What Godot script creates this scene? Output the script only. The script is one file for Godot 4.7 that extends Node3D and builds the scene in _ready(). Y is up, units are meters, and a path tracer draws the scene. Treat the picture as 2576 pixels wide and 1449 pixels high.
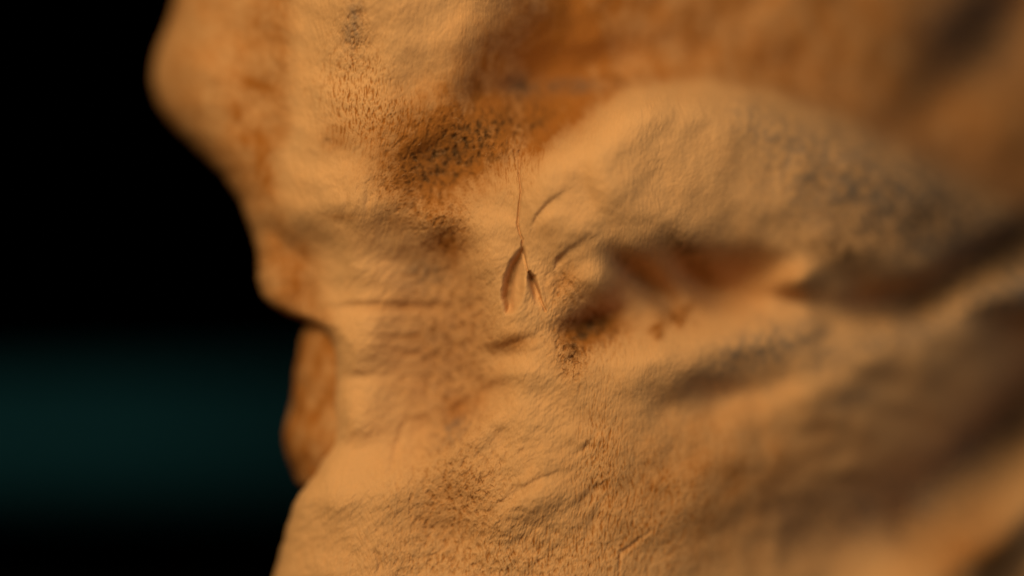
extends Node3D
# Close-up of a gnarled piece of weathered wood before a black background with a dim teal board.
# Units: the shapes are laid out on a sheet whose unit is 1/2576 of the 0.12 m that the lens takes in at the plane of focus.

const UNIT := 0.12 / 2576.0
const CX := 1288.0
const CY := 724.5
const DIST := 0.40

# ---------------------------------------------------------------- a raster of heights, or of stain and painted shade
class Raster:
	var x0: float
	var y0: float
	var step: float
	var w: int
	var h: int
	var a: PackedFloat32Array

	func _init(ax: float, ay: float, bx: float, by: float, s: float) -> void:
		x0 = ax
		y0 = ay
		step = s
		w = int((bx - ax) / s) + 1
		h = int((by - ay) / s) + 1
		a = PackedFloat32Array()
		a.resize(w * h)

	func at(x: float, y: float) -> float:
		var u := clampf((x - x0) / step, 0.0, w - 1.001)
		var v := clampf((y - y0) / step, 0.0, h - 1.001)
		var i := int(u)
		var j := int(v)
		u -= i
		v -= j
		var k := j * w + i
		var top := a[k] + (a[k + 1] - a[k]) * u
		var low := a[k + w] + (a[k + w + 1] - a[k + w]) * u
		return top + (low - top) * v

	func box(lo: Vector2, hi: Vector2) -> Rect2i:
		var i0 := clampi(int((lo.x - x0) / step), 0, w - 1)
		var j0 := clampi(int((lo.y - y0) / step), 0, h - 1)
		var i1 := clampi(int((hi.x - x0) / step) + 1, 0, w - 1)
		var j1 := clampi(int((hi.y - y0) / step) + 1, 0, h - 1)
		return Rect2i(i0, j0, i1 - i0 + 1, j1 - j0 + 1)

	# a soft mound (or dent) of half-widths rx, ry turned by deg
	func blob(cx: float, cy: float, rx: float, ry: float, amp: float, deg := 0.0, p := 1.0) -> void:
		var r := maxf(rx, ry) * 2.6
		var b := box(Vector2(cx - r, cy - r), Vector2(cx + r, cy + r))
		var c := cos(deg_to_rad(deg))
		var s := sin(deg_to_rad(deg))
		for j in range(b.position.y, b.end.y):
			var dy := y0 + j * step - cy
			for i in range(b.position.x, b.end.x):
				var dx := x0 + i * step - cx
				var u := (dx * c + dy * s) / rx
				var v := (dy * c - dx * s) / ry
				a[j * w + i] += amp * exp(-pow(u * u + v * v, p))

	# a ridge (or groove) along a line of Vector4(x, y, half-width, height); lean > 0 makes the side to the right of the travel wider
	func ridge(pts: Array, p := 1.0, lean := 0.0) -> void:
		var lo := Vector2(1e9, 1e9)
		var hi := -lo
		for q: Vector4 in pts:
			var r := q.z * 2.6 * (1.0 + absf(lean))
			lo = lo.min(Vector2(q.x - r, q.y - r))
			hi = hi.max(Vector2(q.x + r, q.y + r))
		var b := box(lo, hi)
		var n := pts.size() - 1
		for j in range(b.position.y, b.end.y):
			for i in range(b.position.x, b.end.x):
				var x := x0 + i * step
				var y := y0 + j * step
				var most := 0.0
				for k in n:
					var A: Vector4 = pts[k]
					var B: Vector4 = pts[k + 1]
					var ex := B.x - A.x
					var ey := B.y - A.y
					var t := clampf(((x - A.x) * ex + (y - A.y) * ey) / (ex * ex + ey * ey), 0.0, 1.0)
					var dx := x - A.x - ex * t
					var dy := y - A.y - ey * t
					var wd := (A.z + (B.z - A.z) * t) * maxf(0.15, 1.0 + (lean if ex * dy - ey * dx > 0.0 else -lean))
					var f := (dx * dx + dy * dy) / (wd * wd)
					if f < 6.8:
						var v := (A.w + (B.w - A.w) * t) * exp(-pow(f, p))
						if absf(v) > absf(most):
							most = v
				a[j * w + i] += most

	# raise or sink what lies inside an outline, over a soft rim
	func plateau(pts: PackedVector2Array, soft: float, amp: float) -> void:
		var lo := Vector2(1e9, 1e9)
		var hi := -lo
		for q in pts:
			lo = lo.min(q)
			hi = hi.max(q)
		var b := box(lo - Vector2.ONE * soft, hi + Vector2.ONE * soft)
		var n := pts.size()
		for j in range(b.position.y, b.end.y):
			for i in range(b.position.x, b.end.x):
				var q := Vector2(x0 + i * step, y0 + j * step)
				var best := 1e18
				for k in n:
					var e := Geometry2D.get_closest_point_to_segment(q, pts[k], pts[(k + 1) % n])
					best = minf(best, q.distance_squared_to(e))
				var d := sqrt(best)
				var inside := Geometry2D.is_point_in_polygon(q, pts)
				if inside or d < soft:
					a[j * w + i] += amp * smoothstep(-soft, soft, d if inside else -d)

	func soften() -> void:
		var was := a.duplicate()
		for j in range(1, h - 1):
			for i in range(1, w - 1):
				var k := j * w + i
				a[k] = 0.25 * was[k] + 0.125 * (was[k - 1] + was[k + 1] + was[k - w] + was[k + w]) + 0.0625 * (was[k - w - 1] + was[k - w + 1] + was[k + w - 1] + was[k + w + 1])

	func finer(times: int) -> Raster:
		var im := Image.create_from_data(w, h, false, Image.FORMAT_RF, a.to_byte_array())
		im.resize(w * times, h * times, Image.INTERPOLATE_CUBIC)
		var r := Raster.new(0, 0, 1, 1, 1)
		r.step = step / times
		r.x0 = x0 - step * 0.5 + r.step * 0.5
		r.y0 = y0 - step * 0.5 + r.step * 0.5
		r.w = w * times
		r.h = h * times
		r.a = im.get_data().to_float32_array()
		return r


func fast(kind: int, seed_: int, octaves := 1) -> FastNoiseLite:
	var n := FastNoiseLite.new()
	n.noise_type = kind
	n.seed = seed_
	n.frequency = 1.0
	n.fractal_type = FastNoiseLite.FRACTAL_FBM if octaves > 1 else FastNoiseLite.FRACTAL_NONE
	n.fractal_octaves = octaves
	return n


# a smooth curve through knots (x = where, y = value)
func curve(k: PackedVector2Array, t: float) -> float:
	var n := k.size()
	if t <= k[0].x:
		return k[0].y
	if t >= k[n - 1].x:
		return k[n - 1].y
	var lo := 0
	var hi := n - 1
	while hi - lo > 1:
		var m := (lo + hi) >> 1
		if k[m].x <= t:
			lo = m
		else:
			hi = m
	var p := k[lo]
	var q := k[hi]
	var d := q.x - p.x
	var s := (q.y - p.y) / d
	var m0 := s if lo == 0 else (q.y - k[lo - 1].y) / (q.x - k[lo - 1].x)
	var m1 := s if hi == n - 1 else (k[hi + 1].y - p.y) / (k[hi + 1].x - p.x)
	var u := (t - p.x) / d
	var u2 := u * u
	var u3 := u2 * u
	return p.y * (2 * u3 - 3 * u2 + 1) + m0 * d * (u3 - 2 * u2 + u) + q.y * (3 * u2 - 2 * u3) + m1 * d * (u3 - u2)


func V(x: float, y: float) -> Vector2:
	return Vector2(x, y)


func R(x: float, y: float, wd: float, am: float) -> Vector4:
	return Vector4(x, y, wd, am)


# a place on the sheet, and how far it stands out of it, as a point of the scene
func spot(px: float, py: float, z: float) -> Vector3:
	var g := spread_of(px)
	return Vector3((px - CX) * g * UNIT, (CY - py) * g * UNIT, z * UNIT)


# the wood widens towards its receding sides
func spread_of(px: float) -> float:
	var r := clampf((px - 1300.0) / 1276.0, 0.0, 1.4)
	var l := clampf((860.0 - px) / 470.0, 0.0, 1.3)
	return 1.0 + 0.105 * r * r * (1.45 - 0.45 * r) + 0.060 * l


var height: Raster
var fine: Raster
var brown: Raster
var dark: Raster
var grey: Raster
var pore: Raster
var fibre: Raster
var silhouette: PackedVector2Array
var nose_w: PackedVector2Array
var nose_d: PackedVector2Array
var base_line: PackedVector2Array
var n_lump: FastNoiseLite
var n_mid: FastNoiseLite
var n_fibre: FastNoiseLite
var n_warp: FastNoiseLite
var n_grain: FastNoiseLite
var n_cell: FastNoiseLite
var n_tone: FastNoiseLite


func lamp(called: String, from: Vector3, to: Vector3, size: Vector2, energy: float, linear: Color) -> void:
	var l := AreaLight3D.new()
	l.name = called
	l.area_size = size
	l.light_energy = energy
	l.light_color = linear.linear_to_srgb()
	l.shadow_enabled = true
	add_child(l)
	l.look_at_from_position(from, to, Vector3.UP)


func _ready() -> void:
	# ------------------------------------------------------------ camera, light, air
	var cam := Camera3D.new()
	cam.name = "camera"
	cam.position = Vector3(0, 0, DIST)
	cam.near = 0.02
	cam.far = 10.0
	add_child(cam)
	var lens := CameraAttributesPhysical.new()
	lens.frustum_focal_length = 12.0 / (0.12 * 1449.0 / 2576.0 / 2.0 / DIST)
	lens.frustum_focus_distance = DIST
	lens.frustum_near = 0.02
	lens.frustum_far = 10.0
	lens.exposure_aperture = 2.75
	cam.attributes = lens
	cam.current = true
	var env := Environment.new()
	env.background_mode = Environment.BG_COLOR
	env.background_color = Color.BLACK
	env.tonemap_mode = Environment.TONE_MAPPER_LINEAR
	env.tonemap_exposure = 1.0
	env.sdfgi_enabled = true
	env.ssao_enabled = true
	env.ssil_enabled = true
	var we := WorldEnvironment.new()
	we.name = "environment"
	we.environment = env
	add_child(we)
	lamp("warm_softbox", Vector3(-0.092, 0.160, 0.25), Vector3(0.0, 0.0, 0), Vector2(0.21, 0.21), 0.115, Color(1.0, 0.725, 0.40))
	lamp("cool_fill", Vector3(0.45, 0.10, 0.35), Vector3(0.02, 0, -0.05), Vector2(0.3, 0.3), 0.030, Color(0.88, 0.90, 0.95))

	shape_heights()
	paint_stains_and_shade()
	build_surroundings()
	build_wood()


func _noises() -> void:
	n_lump = fast(FastNoiseLite.TYPE_SIMPLEX_SMOOTH, 3, 2)
	n_mid = fast(FastNoiseLite.TYPE_SIMPLEX_SMOOTH, 11, 3)
	n_fibre = fast(FastNoiseLite.TYPE_SIMPLEX_SMOOTH, 21, 2)
	n_warp = fast(FastNoiseLite.TYPE_SIMPLEX_SMOOTH, 5, 2)
	n_grain = fast(FastNoiseLite.TYPE_SIMPLEX_SMOOTH, 31, 2)
	n_cell = fast(FastNoiseLite.TYPE_CELLULAR, 41)
	n_tone = fast(FastNoiseLite.TYPE_SIMPLEX_SMOOTH, 51, 3)


func shape_heights() -> void:
	_noises()
	silhouette = PackedVector2Array([V(-320, 500), V(-60, 452), V(0, 441), V(60, 423), V(120, 401), V(190, 388), V(240, 395), V(285, 415), V(330, 450), V(380, 500), V(430, 550), V(490, 592), V(540, 615), V(600, 634), V(660, 645), V(710, 646), V(740, 655), V(765, 678), V(788, 712), V(808, 758), V(830, 800), V(860, 828), V(900, 836), V(960, 836), V(1060, 830), V(1133, 816), V(1193, 790), V(1225, 766), V(1250, 747), V(1310, 725), V(1380, 705), V(1449, 687), V(1700, 630), V(2080, 590)])
	nose_w = PackedVector2Array([V(0, 150), V(420, 130), V(560, 110), V(700, 100), V(800, 60), V(1150, 50), V(1300, 42), V(2000, 60)])
	nose_d = PackedVector2Array([V(0, 160), V(420, 140), V(560, 130), V(700, 120), V(860, 50), V(1150, 50), V(1300, 60), V(2000, 150)])
	base_line = PackedVector2Array([V(360, -370), V(500, -265), V(600, -195), V(700, -130), V(760, -90), V(850, -30), V(950, 0), V(1100, -15), V(1300, 0), V(1500, -18), V(1600, -55), V(1750, -140), V(1900, -240), V(2100, -370), V(2300, -540), V(2576, -800), V(3000, -1250)])
	var c := Raster.new(360, -330, 3020, 2080, 7.0)
	for j in c.h:
		for i in c.w:
			c.a[j * c.w + i] = curve(base_line, c.x0 + i * c.step)
	# upper left swelling and the saddle beside it
	c.blob(960, -60, 260, 180, 70)
	c.blob(520, 210, 110, 110, 40)
	c.plateau(PackedVector2Array([V(1360, -330), V(1345, 0), V(1250, 130), V(1220, 230), V(1290, 290), V(1400, 310), V(1480, 280), V(1600, 205), V(1800, 190), V(1950, 225), V(2150, 305), V(2400, 440), V(2700, 600), V(3020, 720), V(3020, -330)]), 125, -180)
	c.ridge([R(1200, 260, 70, -20), R(1330, 210, 80, -40), R(1560, 150, 90, -40), R(1760, 130, 80, -10)])
	c.ridge([R(2650, -60, 90, -110), R(2490, 110, 90, -150), R(2380, 230, 80, -90), R(2280, 340, 60, 0)])
	c.ridge([R(1750, 60, 110, 0), R(2000, 80, 110, 40), R(2300, 240, 100, 40), R(2500, 330, 90, 40)])
	c.ridge([R(1290, 405, 30, -20), R(1440, 275, 46, -36), R(1600, 180, 50, -40), R(1780, 160, 50, -40), R(1960, 190, 50, -45), R(2160, 270, 50, -50), R(2420, 410, 50, -50), R(2720, 570, 50, -60)], 1.0, 0.0)
	c.blob(1130, 420, 120, 70, -55, -25)
	c.blob(1080, 380, 60, 30, -25, -30)
	# arched ridge
	c.ridge([R(1400, 570, 80, 20), R(1480, 480, 160, 70), R(1650, 420, 215, 112), R(1850, 425, 220, 128), R(2050, 490, 205, 145), R(2300, 570, 170, 160), R(2576, 650, 150, 160), R(2900, 780, 150, 160)], 2.4)
	# hollow under the arch
	c.plateau(PackedVector2Array([V(1440, 830), V(1490, 745), V(1570, 690), V(1730, 675), V(1880, 680), V(1980, 706), V(2030, 768), V(1930, 796), V(1780, 822), V(1630, 846), V(1510, 850)]), 70, -108)
	c.ridge([R(1540, 645, 28, -20), R(1600, 690, 30, -75), R(1690, 768, 28, -40)])
	c.ridge([R(1680, 630, 34, -20), R(1745, 690, 32, -60), R(1810, 760, 28, -30)])
	c.blob(1970, 715, 90, 45, 95, -20)
	c.blob(1500, 815, 60, 28, -35, -15)
	c.blob(1515, 725, 48, 55, 48, 20)
	# lower limbs
	c.ridge([R(1500, 960, 70, 20), R(1700, 912, 90, 62), R(1880, 848, 84, 80), R(2010, 775, 75, 90), R(2085, 755, 60, 60)], 1.2)
	c.ridge([R(1900, 1010, 90, 20), R(2040, 925, 90, 80), R(2170, 860, 95, 95), R(2350, 800, 95, 120), R(2520, 745, 95, 130), R(2800, 650, 80, 180)], 1.3)
	c.ridge([R(2085, 775, 34, -30), R(2190, 775, 38, -110), R(2290, 755, 42, -190), R(2400, 695, 42, -215), R(2510, 630, 44, -210), R(2700, 540, 50, -200)])
	c.ridge([R(1700, 1005, 50, -10), R(1800, 1005, 50, -35), R(1900, 990, 50, -30), R(2000, 960, 50, -10)])
	c.ridge([R(1900, 1080, 130, 20), R(2120, 1020, 120, 70), R(2300, 950, 110, 90), R(2420, 900, 90, 60)])
	# darker fold low on the receding side, and the lobe below it
	c.ridge([R(1950, 1360, 90, -10), R(2100, 1340, 100, -50), R(2260, 1280, 100, -80), R(2440, 1190, 90, -130), R(2570, 1080, 80, -250), R(2750, 900, 100, -300)])
	c.ridge([R(2190, 1620, 110, 100), R(2340, 1470, 100, 170), R(2450, 1340, 90, 190), R(2580, 1210, 80, 200), R(2740, 1090, 80, 200)], 1.3)
	c.blob(2285, 1320, 44, 44, -70)
	c.blob(1820, 1200, 200, 160, 60)
	c.blob(2640, 1430, 130, 130, 150)
	# the sunk, pitted flank between the front edge and the crest
	c.plateau(PackedVector2Array([V(700, 600), V(960, 580), V(1160, 640), V(1215, 760), V(1225, 900), V(1260, 980), V(1230, 1080), V(1060, 1170), V(900, 1190), V(700, 1180)]), 85, -105)
	c.blob(1070, 900, 110, 230, -45)
	c.blob(1050, 1350, 300, 110, -25)
	c.blob(890, 650, 60, 90, 26)
	c.blob(905, 860, 60, 60, 30)
	c.blob(900, 1060, 60, 80, 24)
	c.blob(1150, 1120, 110, 50, 40, -38)
	c.blob(1330, 1260, 110, 60, 40, -30)
	c.blob(1230, 1070, 60, 30, 30, -35)
	c.blob(1130, 620, 60, 60, -28)
	c.blob(1270, 900, 60, 26, -40, -10)
	c.soften()
	c.soften()
	for i in c.a.size():
		var x := c.x0 + (i % c.w) * c.step
		var y := c.y0 + (i / c.w) * c.step
		var side := 1.0 + 0.4 * smoothstep(1700.0, 2300.0, x)
		c.a[i] += 12.0 * side * n_lump.get_noise_2d(x / 210.0, y / 190.0) + 1.8 * n_mid.get_noise_2d(x / 60.0, y / 70.0)
	height = c.finer(3)

	# creases, pits and the crack, on a finer sheet
	var f := Raster.new(740, -60, 1800, 1500, 2.0)
	f.ridge([R(835, 776, 12, -4), R(930, 768, 15, -12), R(1060, 771, 15, -14), R(1135, 776, 12, -3)], 1.0, 0.3)
	f.ridge([R(860, 952, 14, -2), R(915, 949, 15, -7), R(985, 952, 14, -2)], 1.0, 0.3)
	f.ridge([R(1115, 1050, 16, -6), R(1165, 1020, 20, -18), R(1215, 993, 18, -16), R(1275, 958, 14, -3)], 1.0, 0.3)
	f.ridge([R(1225, 885, 16, -6), R(1285, 868, 20, -20), R(1345, 850, 16, -7)], 1.0, 0.2)
	f.ridge([R(1240, 1278, 14, -4), R(1300, 1238, 18, -13), R(1360, 1205, 16, -14), R(1425, 1182, 10, -2)], 1.0, 0.4)
	f.ridge([R(1018, 1060, 8, -4), R(1003, 1100, 9, -10), R(990, 1150, 10, -10), R(975, 1200, 9, -2)])
	f.ridge([R(935, 1382, 6, -2), R(951, 1400, 6, -10), R(955, 1425, 6, -9), R(945, 1450, 6, -3)])
	f.ridge([R(1432, 1282, 14, -3), R(1462, 1264, 20, -11), R(1500, 1226, 16, -8)], 1.0, 0.3)
	f.ridge([R(1470, 1358, 10, -2), R(1492, 1310, 16, -9), R(1518, 1254, 12, -6)], 1.0, 0.3)
	f.ridge([R(1556, 1440, 5, -3), R(1558, 1412, 5, -9), R(1562, 1389, 5, -9), R(1583, 1376, 5, -8), R(1609, 1354, 5, -5), R(1640, 1330, 5, -2)])
	f.ridge([R(1445, 1145, 7, -2), R(1480, 1120, 8, -7), R(1500, 1085, 8, -5)])
	f.ridge([R(1340, 570, 9, -4), R(1352, 545, 12, -14), R(1380, 515, 14, -12), R(1425, 482, 12, -3)], 1.0, 0.4)
	f.ridge([R(1398, 668, 8, -8), R(1405, 655, 10, -18), R(1430, 632, 12, -11), R(1475, 606, 16, -5)], 1.0, 0.3)
	f.blob(1415, 712, 26, 36, -14, 15)
	f.ridge([R(1385, 690, 8, -3), R(1420, 735, 8, -7), R(1450, 770, 8, -4)])
	f.ridge([R(1412, 690, 7, -2), R(1438, 720, 7, -7), R(1462, 752, 7, -4)])
	f.ridge([R(860, 560, 8, -3), R(872, 520, 9, -8), R(868, 480, 8, -3)])
	f.ridge([R(918, 540, 8, -3), R(926, 505, 9, -9), R(924, 470, 8, -3)])
	for q in [[1470,812,1500,818],[1485,816,1512,823],[1506,824,1532,821],[1462,826,1480,830],[1489,833,1526,836],[1460,842,1494,845],[1545,826,1558,830],[1528,846,1546,840],[1440,852,1470,850],[1434,872,1452,868],[1440,886,1458,890],[1430,900,1446,898]]:
		f.ridge([R(q[0], q[1], 4, -3), R((q[0] + q[2]) / 2.0, (q[1] + q[3]) / 2.0 + 1.5, 4.5, -13), R(q[2], q[3], 4, -3)])
	# the twin pits
	f.plateau(PackedVector2Array([V(1313, 630), V(1288, 660), V(1272, 705), V(1267, 745), V(1275, 786), V(1292, 776), V(1308, 742), V(1315, 695), V(1317, 650)]), 12, -28)
	f.ridge([R(1311, 638, 8, -10), R(1294, 668, 11, -26), R(1283, 712, 14, -38), R(1279, 748, 13, -36), R(1282, 778, 9, -18)], 1.2)
	f.ridge([R(1333, 686, 4, -16), R(1338, 702, 9, -46), R(1346, 728, 9, -34), R(1354, 760, 9, -12)], 1.2)
	f.ridge([R(1342, 690, 7, 3), R(1358, 728, 8, 6), R(1373, 780, 8, 2)])
	f.ridge([R(1318, 690, 8, 4), R(1322, 730, 9, 12), R(1312, 780, 9, 4)])
	# the crack that runs into them
	var pts := []
	var along := [V(1306, 378), V(1309, 410), V(1305, 440), V(1311, 480), V(1306, 520), V(1302, 563), V(1306, 582), V(1309, 592), V(1315, 603), V(1313, 617), V(1316, 632), V(1321, 656), V(1326, 680), V(1334, 692), V(1352, 730), V(1362, 760), V(1372, 782)]
	for q: Vector2 in along:
		pts.append(R(q.x, q.y, 2.4, -13.0 - 7.0 * n_mid.get_noise_2d(q.x, q.y * 3.0)))
	f.ridge(pts)
	f.ridge([R(1300, 385, 2.2, -8), R(1305, 405, 2.2, -14), R(1303, 430, 2.2, -4)])
	f.ridge([R(1293, 375, 2.2, -4), R(1297, 395, 2.2, -12), R(1300, 412, 2.2, -4)])
	fine = f


func paint_stains_and_shade() -> void:
	brown = Raster.new(360, -330, 3020, 2080, 7.0)
	dark = Raster.new(360, -330, 3020, 2080, 7.0)
	grey = Raster.new(360, -330, 3020, 2080, 7.0)
	pore = Raster.new(360, -330, 3020, 2080, 7.0)
	fibre = Raster.new(360, -330, 3020, 2080, 7.0)
	# brown: valley shade painted into the saddle; browner hollow; heartwood on left and flank
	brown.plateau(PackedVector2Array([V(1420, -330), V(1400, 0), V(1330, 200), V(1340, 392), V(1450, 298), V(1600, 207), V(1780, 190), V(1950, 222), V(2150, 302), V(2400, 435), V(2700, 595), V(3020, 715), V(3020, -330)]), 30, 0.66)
	brown.plateau(PackedVector2Array([V(340, -330), V(800, -330), V(735, 0), V(735, 330), V(695, 400), V(695, 490), V(704, 533), V(737, 576), V(790, 633), V(792, 700), V(804, 756), V(830, 800), V(838, 850), V(760, 870), V(340, 800)]), 26, 0.46)
	brown.blob(740, 680, 60, 120, 0.3)
	brown.plateau(PackedVector2Array([V(1270, 0), V(1120, 160), V(980, 290), V(935, 390), V(1010, 480), V(1110, 510), V(1230, 455), V(1330, 385), V(1450, 300), V(1500, 100), V(1540, -330), V(1330, -330)]), 100, 0.72)  # left part of the saddle's painted shade, over the stained patch
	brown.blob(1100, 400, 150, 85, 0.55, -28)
	brown.blob(1130, 605, 45, 55, 0.7)
	brown.blob(1040, 540, 120, 40, 0.3, -20)
	brown.blob(1800, 715, 230, 85, 0.45, -8)
	brown.blob(1110, 900, 120, 220, 0.42)
	brown.blob(1280, 862, 60, 24, 0.5, -10)  # shade below the ledge, put into the colour
	brown.blob(1160, 1030, 70, 30, 0.4, -35)
	brown.blob(1500, 820, 90, 50, 0.5, -15)
	brown.blob(1440, 890, 40, 70, 0.35)
	brown.blob(1420, 715, 36, 50, 0.4)
	brown.blob(1840, 1210, 330, 220, 0.5)
	brown.blob(1130, 1270, 110, 80, 0.3, -30)
	brown.blob(880, 330, 50, 40, 0.3)
	brown.blob(652, 213, 34, 22, 0.5)
	brown.blob(612, 285, 20, 26, 0.5)
	brown.blob(640, 350, 26, 18, 0.4)
	brown.blob(835, 355, 34, 30, 0.55)
	brown.blob(700, 100, 60, 160, 0.2)
	brown.blob(860, 545, 40, 10, 0.5)
	brown.blob(660, 430, 60, 90, 0.4, -30)
	brown.blob(1000, 770, 120, 14, 0.3)
	brown.blob(2420, 1380, 150, 130, 0.65, -40)
	# dark patches, and shade painted dark in grooves, gap, fold, pits and corner
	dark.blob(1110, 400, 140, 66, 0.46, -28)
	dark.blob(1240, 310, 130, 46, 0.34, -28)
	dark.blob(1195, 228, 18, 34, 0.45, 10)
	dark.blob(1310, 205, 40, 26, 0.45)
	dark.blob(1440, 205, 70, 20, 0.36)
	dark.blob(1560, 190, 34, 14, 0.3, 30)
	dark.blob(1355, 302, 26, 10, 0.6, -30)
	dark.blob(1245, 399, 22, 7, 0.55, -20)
	dark.blob(825, 352, 12, 10, 0.5)
	for q in [[1470,812,1500,818],[1485,816,1512,823],[1506,824,1532,821],[1462,826,1480,830],[1489,833,1526,836],[1460,842,1494,845],[1545,826,1558,830],[1528,846,1546,840],[1440,852,1470,850],[1434,872,1452,868],[1440,886,1458,890],[1430,900,1446,898]]:
		dark.ridge([R(q[0], q[1], 7, 0.16), R(q[2], q[3], 7, 0.26)])
	for q in [V(1700, 796), V(1734, 778), V(1716, 812), V(1644, 828), V(1668, 815), V(1660, 842)]:
		brown.blob(q.x, q.y, 18, 10, 0.6, -40)
		dark.blob(q.x + 3.0, q.y, 8, 12, 0.25, 20)
	dark.blob(1495, 825, 60, 28, 0.25, -15)
	brown.blob(1495, 825, 70, 34, 0.5, -15)
	dark.blob(1445, 880, 22, 44, 0.18, 20)
	dark.ridge([R(1560, 655, 22, 0.4), R(1620, 705, 26, 0.45), R(1690, 760, 24, 0.25)])  # shade of the hollow's grooves painted dark
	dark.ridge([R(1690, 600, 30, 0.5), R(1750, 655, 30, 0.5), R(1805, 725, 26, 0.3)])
	dark.ridge([R(2100, 775, 40, 0.12), R(2300, 760, 46, 0.5), R(2510, 640, 46, 0.6), R(2700, 540, 50, 0.7)])  # gap between arch and limb, its shade painted in
	dark.ridge([R(2020, 1320, 80, 0.15), R(2250, 1290, 90, 0.3), R(2440, 1180, 70, 0.5), R(2560, 1060, 70, 0.9), R(2750, 860, 100, 0.8)])  # shade of the low fold, laid into the colour
	dark.ridge([R(1308, 640, 5, 0.2), R(1290, 672, 9, 0.4), R(1280, 712, 10, 0.45), R(1277, 750, 9, 0.45), R(1281, 775, 6, 0.2)])  # shade of the twin pits painted along their walls
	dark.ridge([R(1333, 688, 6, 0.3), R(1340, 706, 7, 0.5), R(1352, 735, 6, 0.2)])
	dark.blob(2490, 100, 100, 140, 0.8, 30)  # upper right corner darkened by colour as shade
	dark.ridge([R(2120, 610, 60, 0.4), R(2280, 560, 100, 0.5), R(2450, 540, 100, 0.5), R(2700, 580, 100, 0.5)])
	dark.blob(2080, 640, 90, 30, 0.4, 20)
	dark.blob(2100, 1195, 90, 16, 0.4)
	# silvery weathered skin; shade painted grey on the limb's underside, fold and corner
	grey.ridge([R(1880, 300, 60, 0.3), R(2060, 420, 140, 0.5), R(2300, 540, 150, 0.85), R(2576, 650, 130, 0.7)])
	grey.ridge([R(1800, 925, 50, 0.3), R(1930, 868, 60, 0.55), R(2030, 830, 40, 0.4)])  # shaded side of the limb, painted grey
	grey.ridge([R(2050, 900, 50, 0.3), R(2300, 810, 60, 0.45), R(2560, 740, 60, 0.4)])
	grey.ridge([R(2000, 1300, 90, 0.3), R(2300, 1260, 90, 0.55), R(2540, 1050, 90, 0.8)])
	grey.blob(2480, 60, 130, 130, 0.8)  # grey share of the painted corner shade
	grey.blob(2130, 1000, 70, 24, 0.4, -20)
	grey.blob(1310, 205, 50, 30, 0.5)
	grey.blob(1460, 205, 80, 20, 0.4)
	grey.blob(890, 60, 26, 70, 0.35, 8)
	grey.blob(1060, 690, 60, 40, 0.35)
	grey.blob(1110, 880, 90, 180, 0.22)
	grey.blob(1130, 1090, 60, 30, 0.3, -35)
	# where the wood is porous, and where its fibres show as dashes
	pore.blob(1100, 400, 170, 85, 1.0, -28)
	pore.blob(1280, 300, 140, 60, 0.8, -28)
	pore.blob(1110, 560, 70, 90, 0.6)
	pore.blob(1110, 870, 130, 220, 0.75)
	pore.blob(1150, 1260, 170, 120, 0.7, -20)
	pore.blob(1490, 830, 90, 50, 1.0, -15)
	pore.blob(1440, 900, 40, 70, 0.8)
	pore.blob(1700, 800, 50, 30, 0.9)
	pore.blob(895, 70, 36, 90, 0.8)
	pore.blob(1420, 720, 40, 50, 0.5)
	pore.blob(1250, 1420, 330, 60, 0.5)
	pore.blob(2200, 520, 300, 140, 0.6, 20)
	fibre.blob(890, 220, 90, 130, 1.0)
	fibre.blob(960, 290, 90, 60, 0.9)
	fibre.blob(1600, 1260, 160, 130, 0.7)
	fibre.blob(1300, 400, 60, 90, 0.7)
	fibre.blob(1340, 1400, 420, 80, 0.8)
	fibre.blob(1510, 1120, 50, 160, 0.8)
	fibre.blob(1520, 850, 90, 60, 0.5)
	fibre.blob(1380, 780, 50, 60, 0.4)


# height of the front of the wood (without its rounded left edge)
func height_at(px: float, py: float) -> float:
	var z := height.at(px, py)
	if px > 740.0 and px < 1800.0 and py > -60.0 and py < 1500.0:
		z += 0.75 * fine.at(px, py)
	return z


func build_surroundings() -> void:
	var m := StandardMaterial3D.new()
	m.albedo_color = Color(0.0034, 0.026, 0.043).linear_to_srgb()
	m.roughness = 0.9
	m.metallic_specular = 0.1
	var st := SurfaceTool.new()
	st.begin(Mesh.PRIMITIVE_TRIANGLES)
	rounded_slab(st, Vector3(0, -0.0226, -0.13), Vector3(0.5, 0.0205, 0.014), 0.003)
	var board := MeshInstance3D.new()
	board.name = "teal_board"
	board.mesh = st.commit()
	board.material_override = m
	board.set_meta("label", "dim teal horizontal board blurred in the dark behind the wood")
	board.set_meta("category", "board")
	board.rotation_degrees.y = 14.0
	add_child(board, true)

	var tm := StandardMaterial3D.new()
	tm.albedo_color = Color(0.004, 0.004, 0.005).linear_to_srgb()
	tm.roughness = 0.9
	st = SurfaceTool.new()
	st.begin(Mesh.PRIMITIVE_TRIANGLES)
	rounded_slab(st, Vector3(0, -0.0735, -0.06), Vector3(0.9, 0.02, 0.34), 0.003)
	var table := MeshInstance3D.new()
	table.name = "table"
	table.mesh = st.commit()
	table.material_override = tm
	table.set_meta("kind", "structure")
	add_child(table, true)


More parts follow.
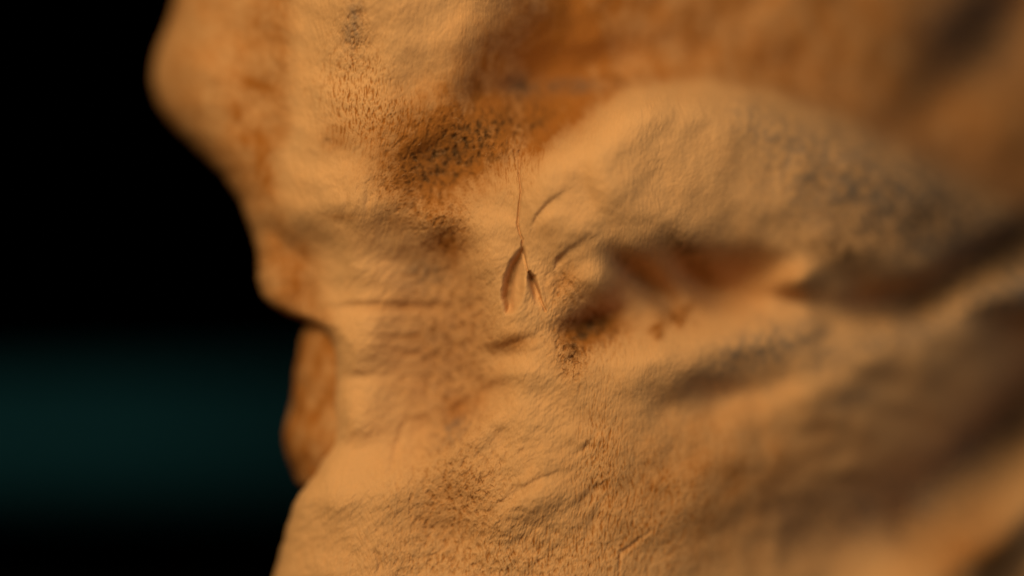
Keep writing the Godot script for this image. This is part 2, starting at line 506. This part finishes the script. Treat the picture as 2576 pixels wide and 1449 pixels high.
# a slab with chamfered edges
func rounded_slab(st: SurfaceTool, mid: Vector3, size: Vector3, r: float) -> void:
	var h := size / 2.0
	for axis in 3:
		for s: float in [-1.0, 1.0]:
			var u := (axis + 1) % 3
			var v := (axis + 2) % 3
			var q := []
			for k: Vector2 in [V(-1, -1), V(1, -1), V(1, 1), V(-1, 1)]:
				var p := Vector3()
				p[axis] = s * h[axis]
				p[u] = k.x * (h[u] - r)
				p[v] = k.y * (h[v] - r)
				q.append(mid + p)
			quad(st, q, s > 0)
	for axis in 3:
		var u := (axis + 1) % 3
		var v := (axis + 2) % 3
		for k: Vector2 in [V(-1, -1), V(1, -1), V(1, 1), V(-1, 1)]:
			var q := []
			for e: Vector2 in [V(-1, 0), V(1, 0), V(1, 1), V(-1, 1)]:
				var p := Vector3()
				p[axis] = e.x * (h[axis] - r)
				p[u] = k.x * (h[u] - (0.0 if e.y > 0 else r))
				p[v] = k.y * (h[v] - (r if e.y > 0 else 0.0))
				q.append(mid + p)
			quad(st, q, k.x * k.y < 0)
	st.generate_normals()


func quad(st: SurfaceTool, q: Array, flip: bool) -> void:
	st.set_smooth_group(-1)
	for k: int in ([0, 2, 1, 0, 3, 2] if flip else [0, 1, 2, 0, 2, 3]):
		st.add_vertex(q[k])


func build_wood() -> void:
	var wood := Node3D.new()
	wood.name = "driftwood"
	wood.set_meta("label", "gnarled piece of pale orange-brown weathered wood with hollows, ridges and a crack")
	wood.set_meta("category", "driftwood")
	add_child(wood)
	wood.position = Vector3(0, -0.0635, -0.02)
	var base := wood.position

	var m := StandardMaterial3D.new()
	m.vertex_color_use_as_albedo = true
	m.roughness = 0.82
	m.metallic_specular = 0.25

	# ------------------------------------------------------------ columns and rows of the sheet
	var cols := PackedFloat32Array()   # below 1000: a share of the way from the left edge; above: the place itself
	for i in 280:
		cols.append(-pow(i / 280.0, 1.3) - 1e-6)
	var x := 1000.0
	while x < 3000.0:
		cols.append(x)
		x += 2.4 if x < 1150 else 1.8 if x < 1660 else 3.4 if x < 2000 else 7.0 if x < 2640 else 18.0
	var front := cols.size()
	var back := 40
	var rows := PackedFloat32Array()
	var y := -320.0
	while y < 2075.0:
		rows.append(y)
		y += 20.0 if y < -80 else 8.0 if y < -20 else 2.2 if y < 1470 else 8.0 if y < 1530 else 20.0
	var nr := rows.size()
	var nc := front + back
	var pos := PackedVector3Array()
	pos.resize(nr * nc)
	var col := PackedColorArray()
	col.resize(nr * nc)
	var sheet := PackedVector2Array()
	sheet.resize(nr * nc)
	for j in nr:
		var py := rows[j]
		var edge := curve(silhouette, py) + 3.0 * n_mid.get_noise_2d(7.0, py / 50.0)
		var nw := curve(nose_w, py)
		var nd := curve(nose_d, py)
		var k := j * nc
		var z_edge := 0.0
		for i in front:
			var px := cols[i]
			if px < 0.0:
				px = edge + (1000.0 - edge) * (-px)
			var d := px - edge
			var z := height_at(px, py)
			if d < nw:
				var t := 1.0 - d / nw
				z -= nd * (1.0 - sqrt(maxf(0.0, 1.0 - t * t)))
			# relief of the grain
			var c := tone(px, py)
			z += relief
			pos[k + i] = spot(px, py, z) - base
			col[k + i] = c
			sheet[k + i] = V(px, py)
			if i == 0:
				z_edge = z
		var zr := pos[k + front - 1].z / UNIT
		for i in back:   # round the far side, from the last front column back to the left edge
			var t := float(i + 1) / (back + 1)
			var px2 := lerpf(3000.0, edge, t)
			var z2 := lerpf(zr, z_edge + 400.0, t) - 900.0 * sin(PI * pow(t, 1.6)) + 30.0 * n_lump.get_noise_2d(px2 / 200.0, py / 200.0)
			z2 = minf(z2, z_edge) if t > 0.5 else z2
			pos[k + front + i] = spot(px2, py, z2 - base.z / UNIT * 0.0) - base * V3(1, 1, 0)
			col[k + front + i] = Color(0.42, 0.27, 0.13)
			sheet[k + front + i] = V(px2, -5000)
	# ------------------------------------------------------------ normals
	var nor := PackedVector3Array()
	nor.resize(nr * nc)
	for j in nr:
		var up := maxi(j - 1, 0) * nc
		var dn := mini(j + 1, nr - 1) * nc
		var row := j * nc
		for i in nc:
			var l := i - 1 if i > 0 else nc - 1
			var r := i + 1 if i < nc - 1 else 0
			nor[row + i] = (pos[dn + i] - pos[up + i]).cross(pos[row + r] - pos[row + l]).normalized()
	# ------------------------------------------------------------ which part each cell belongs to
	var outlines := {
		"arched_ridge": PackedVector2Array([V(1330, 440), V(1450, 305), V(1600, 210), V(1800, 195), V(1950, 230), V(2150, 310), V(2400, 445), V(3100, 740), V(3100, 560), V(2500, 620), V(2300, 755), V(2090, 770), V(2020, 640), V(1900, 606), V(1700, 598), V(1550, 630), V(1490, 690), V(1400, 600)]),
		"hollow": PackedVector2Array([V(1480, 720), V(1550, 630), V(1700, 598), V(1900, 606), V(2020, 640), V(2090, 765), V(1960, 800), V(1760, 820), V(1600, 840), V(1520, 860), V(1450, 830)]),
		"lower_limb": PackedVector2Array([V(1520, 860), V(1600, 840), V(1760, 820), V(1960, 800), V(2090, 770), V(2300, 755), V(2500, 620), V(3100, 560), V(3100, 800), V(2480, 960), V(2200, 1060), V(1900, 1040), V(1640, 990)]),
		"low_lobe": PackedVector2Array([V(2080, 1700), V(2240, 1370), V(2400, 1230), V(2560, 1090), V(3100, 850), V(3100, 1700)]),
		"upper_lobe": PackedVector2Array([V(300, -400), V(860, -400), V(760, 0), V(750, 330), V(700, 420), V(690, 520), V(600, 560), V(300, 500)]),
	}
	var named := outlines.keys()
	var tris := {"body": PackedInt32Array()}
	for q in named:
		tris[q] = PackedInt32Array()
	var part_map := PackedByteArray()
	part_map.resize(340 * 260)
	for j in 260:
		for i in 340:
			var q := V(300 + i * 8.2, -400 + j * 9.6)
			q += 14.0 * V(n_warp.get_noise_2d(q.x / 90, q.y / 90), n_warp.get_noise_2d(q.y / 90, q.x / 90 + 40))
			for n in named.size():
				if Geometry2D.is_point_in_polygon(q, outlines[named[n]]):
					part_map[j * 340 + i] = n + 1
					break
	var order: Array = ["body"] + named
	var lists: Array[PackedInt32Array] = []
	for q in order:
		lists.append(PackedInt32Array())
	for j in nr - 1:
		for i in nc:
			var a := j * nc + i
			var b := j * nc + (i + 1 if i < nc - 1 else 0)
			var s := sheet[a]
			var which := 0
			if i < front - 1 and s.y > -4000.0:
				which = part_map[clampi(int((s.y + 400.0) / 9.6), 0, 259) * 340 + clampi(int((s.x - 300.0) / 8.2), 0, 339)]
			lists[which].append_array(PackedInt32Array([a, b, a + nc, b, b + nc, a + nc]))
	# close the two ends
	for j in [0, nr - 1]:
		var mid := Vector3()
		for i in nc:
			mid += pos[j * nc + i] / nc
		pos.append(mid)
		nor.append(Vector3.UP if j == 0 else Vector3.DOWN)
		col.append(Color(0.42, 0.27, 0.13))
		for i in nc:
			var a: int = j * nc + i
			var b: int = j * nc + (i + 1) % nc
			lists[0].append_array(PackedInt32Array([b, a, pos.size() - 1] if j == 0 else [a, b, pos.size() - 1]))
	var remap := PackedInt32Array()
	remap.resize(pos.size())
	for n in order.size():
		remap.fill(-1)
		var p := PackedVector3Array()
		var nn := PackedVector3Array()
		var cc := PackedColorArray()
		var idx := lists[n]
		for t in idx.size():
			var v := idx[t]
			if remap[v] < 0:
				remap[v] = p.size()
				p.append(pos[v])
				nn.append(nor[v])
				cc.append(col[v])
			idx[t] = remap[v]
		add_part(order[n], p, nn, cc, idx, m, wood)

	# ------------------------------------------------------------ the lobe behind the left edge
	lobe(wood, base, m, PackedVector2Array([V(760, 930), V(790, 815), V(815, 778), V(845, 760), V(880, 753), V(940, 744), V(1010, 735), V(1060, 722), V(1100, 715), V(1145, 722), V(1185, 738), V(1215, 756), V(1240, 800), V(1260, 930)]), 940.0, -335.0, 62)
	fibres(wood, base, m)


func V3(a: float, b: float, c: float) -> Vector3:
	return Vector3(a, b, c)


func add_part(called: String, p: PackedVector3Array, n: PackedVector3Array, c: PackedColorArray, idx: PackedInt32Array, m: Material, parent: Node3D) -> MeshInstance3D:
	var arrays := []
	arrays.resize(Mesh.ARRAY_MAX)
	arrays[Mesh.ARRAY_VERTEX] = p
	arrays[Mesh.ARRAY_NORMAL] = n
	arrays[Mesh.ARRAY_COLOR] = c
	arrays[Mesh.ARRAY_INDEX] = idx
	var mesh := ArrayMesh.new()
	mesh.add_surface_from_arrays(Mesh.PRIMITIVE_TRIANGLES, arrays)
	mesh.surface_set_material(0, m)
	var o := MeshInstance3D.new()
	o.name = called
	o.mesh = mesh
	parent.add_child(o, true)
	return o


var relief := 0.0

const PALE := Vector3(0.66, 0.385, 0.175)
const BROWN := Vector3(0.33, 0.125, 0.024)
const DARK := Vector3(0.085, 0.044, 0.017)
const GREY := Vector3(0.140, 0.126, 0.108)

# the wood's colour at a place, painted shade included; leaves the relief of its grain in «relief»
func tone(px: float, py: float) -> Color:
	var wx := n_warp.get_noise_2d(px / 210.0, py / 210.0) * 14.0 + (py - 220.0) * (py - 220.0) / 2600.0 * maxf(0.0, 1.0 - absf(px - 890.0) / 160.0)
	var wy := n_warp.get_noise_2d(px / 210.0 + 50.0, py / 210.0) * 14.0
	var qx := px + wx
	var qy := py + wy
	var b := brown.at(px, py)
	var d := dark.at(px, py)
	var g := grey.at(px, py)
	var po := minf(pore.at(px, py), 1.2)
	var fi := minf(fibre.at(px, py), 1.2)
	# fibres run down the wood, bending with it; in the porous patches they tangle
	var f1 := n_fibre.get_noise_2d(qx / 6.5, qy / 40.0)
	var f2 := n_grain.get_noise_2d(qx / 3.6, qy / 17.0)
	var p1 := n_grain.get_noise_2d(qx / 6.0 + 200.0, qy / 7.0 + qx / 30.0)
	var p2 := n_cell.get_noise_2d(qx / 9.0, qy / 11.0)
	var t1 := n_tone.get_noise_2d(qx / 70.0, qy / 120.0)
	var t2 := n_tone.get_noise_2d(qx / 26.0 + 300.0, qy / 34.0)
	var sp := po * maxf(0.0, n_mid.get_noise_2d(qx / 22.0, qy / 30.0 + 70.0) - 0.05)
	var lump := 2.4 * n_mid.get_noise_2d((px * 0.72 - py * 0.7) / 56.0 + 11.0, (py * 0.72 + px * 0.7) / 27.0) * smoothstep(560.0, 700.0, py) * (1.0 - smoothstep(1380.0, 1520.0, px))
	var dash := maxf(0.0, f1 - 0.12) * 1.5 + maxf(0.0, f2 - 0.15) * 0.9
	po *= 1.0 - 0.7 * minf(fi, 1.0)
	var hole := maxf(0.0, p1 - 0.02) * 1.7 + maxf(0.0, p2 + 0.15) * 0.5
	relief = (-fi * dash * 2.6 - po * hole * 2.6 - f2 * 0.7 * (0.7 + fi) - f1 * 0.7 + t2 * 1.2 + lump - sp * 13.0) * (1.0 - 0.85 * smoothstep(1650.0, 1950.0, px))
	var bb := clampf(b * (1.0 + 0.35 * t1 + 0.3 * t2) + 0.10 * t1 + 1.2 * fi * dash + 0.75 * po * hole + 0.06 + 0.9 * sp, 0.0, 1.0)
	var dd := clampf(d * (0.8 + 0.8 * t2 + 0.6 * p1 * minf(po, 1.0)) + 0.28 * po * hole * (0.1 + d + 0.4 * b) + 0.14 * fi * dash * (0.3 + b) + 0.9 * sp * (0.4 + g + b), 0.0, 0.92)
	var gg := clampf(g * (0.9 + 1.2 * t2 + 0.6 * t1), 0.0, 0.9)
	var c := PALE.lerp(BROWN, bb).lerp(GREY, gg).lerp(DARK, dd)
	c *= 1.0 + 0.10 * t1 + 0.05 * f2
	return Color(c.x, c.y, c.z)


# a knob turned about an upright axis, its outline given as places (y, left edge)
func lobe(parent: Node3D, base: Vector3, m: Material, outline: PackedVector2Array, axis: float, depth: float, seed_: int) -> void:
	var n := fast(FastNoiseLite.TYPE_SIMPLEX_SMOOTH, seed_, 3)
	var y0 := outline[0].x
	var y1 := outline[outline.size() - 1].x
	var nr := 110
	var nc := 120
	var g := 1.0 - depth / (DIST / UNIT)
	var p := PackedVector3Array()
	var c := PackedColorArray()
	var idx := PackedInt32Array()
	for j in nr + 1:
		var py := lerpf(y0, y1, float(j) / nr)
		var r := maxf(axis - curve(outline, py), 1.0)
		for i in nc:
			var a := TAU * i / nc
			var px := axis - r * cos(a)
			var z := depth + 0.9 * r * sin(a)
			var k := 1.0 + 0.03 * n.get_noise_3d(px / 90.0, py / 90.0, z / 90.0)
			p.append(V3((axis + (px - axis) * k - CX) * g, (CY - py) * g, depth + (z - depth) * k) * UNIT - base)
			var t := n.get_noise_3d(px / 60.0, py / 90.0, z / 60.0)
			var v := PALE.lerp(BROWN, clampf(0.8 + 0.5 * t, 0.0, 1.0))
			c.append(Color(v.x, v.y, v.z))
	for j in nr:
		for i in nc:
			var a := j * nc + i
			var b := j * nc + (i + 1) % nc
			idx.append_array(PackedInt32Array([a, a + nc, b, b, a + nc, b + nc]))
	var nor := PackedVector3Array()
	nor.resize(p.size())
	for j in nr + 1:
		for i in nc:
			var u := maxi(j - 1, 0) * nc + i
			var d := mini(j + 1, nr) * nc + i
			nor[j * nc + i] = (p[j * nc + (i + 1) % nc] - p[j * nc + (i + nc - 1) % nc]).cross(p[d] - p[u]).normalized()
	add_part("rear_lobe", p, nor, c, idx, m, parent)


# short loose fibres standing off the porous patches
func fibres(parent: Node3D, base: Vector3, m: Material) -> void:
	var rng := RandomNumberGenerator.new()
	rng.seed = 77
	var p := PackedVector3Array()
	var nor := PackedVector3Array()
	var c := PackedColorArray()
	var idx := PackedInt32Array()
	# places: middle, half-size, turn of the patch, lie of the fibres, how many
	for patch in [[V(1110, 400), V(150, 60), -28.0, -35.0, 120], [V(1495, 825), V(70, 32), -15.0, 12.0, 70], [V(1440, 890), V(28, 50), 15.0, 70.0, 40], [V(1180, 1260), V(120, 70), -25.0, 60.0, 40]]:
		var mid: Vector2 = patch[0]
		var half: Vector2 = patch[1]
		for k in int(patch[4]):
			var at := Vector2(rng.randfn(), rng.randfn()) * half * 0.55
			at = mid + at.rotated(deg_to_rad(patch[2]))
			var dir := Vector2.from_angle(deg_to_rad(patch[3]) + rng.randfn() * 0.45)
			var length := rng.randf_range(9.0, 26.0)
			var bend := rng.randfn() * 0.5
			var lift := rng.randf_range(0.5, 5.0)
			var thick := rng.randf_range(0.4, 0.8)
			var start := p.size()
			var shade := PALE.lerp(BROWN, rng.randf())
			for s in 4:
				var t := s / 3.0
				var q := at + dir.rotated(bend * t) * length * t
				var z := height_at(q.x, q.y) - 1.5 + lift * sin(PI * t * 0.8)
				var across := dir.rotated(bend * t + PI / 2)
				var r := thick * (1.0 - 0.6 * t)
				for e: Vector2 in [V(-1, -0.5), V(0, 1), V(1, -0.5)]:
					p.append(spot(q.x + across.x * e.x * r, q.y + across.y * e.x * r, z + e.y * r) - base)
					nor.append(V3(across.x * e.x, -across.y * e.x, e.y).normalized())
					c.append(Color(shade.x, shade.y, shade.z))
			for s in 3:
				for e in 3:
					var a := start + s * 3 + e
					var b := start + s * 3 + (e + 1) % 3
					idx.append_array(PackedInt32Array([a, a + 3, b, b, a + 3, b + 3]))
	var o := add_part("wood_fibers", p, nor, c, idx, m, parent)
	o.set_meta("kind", "stuff")
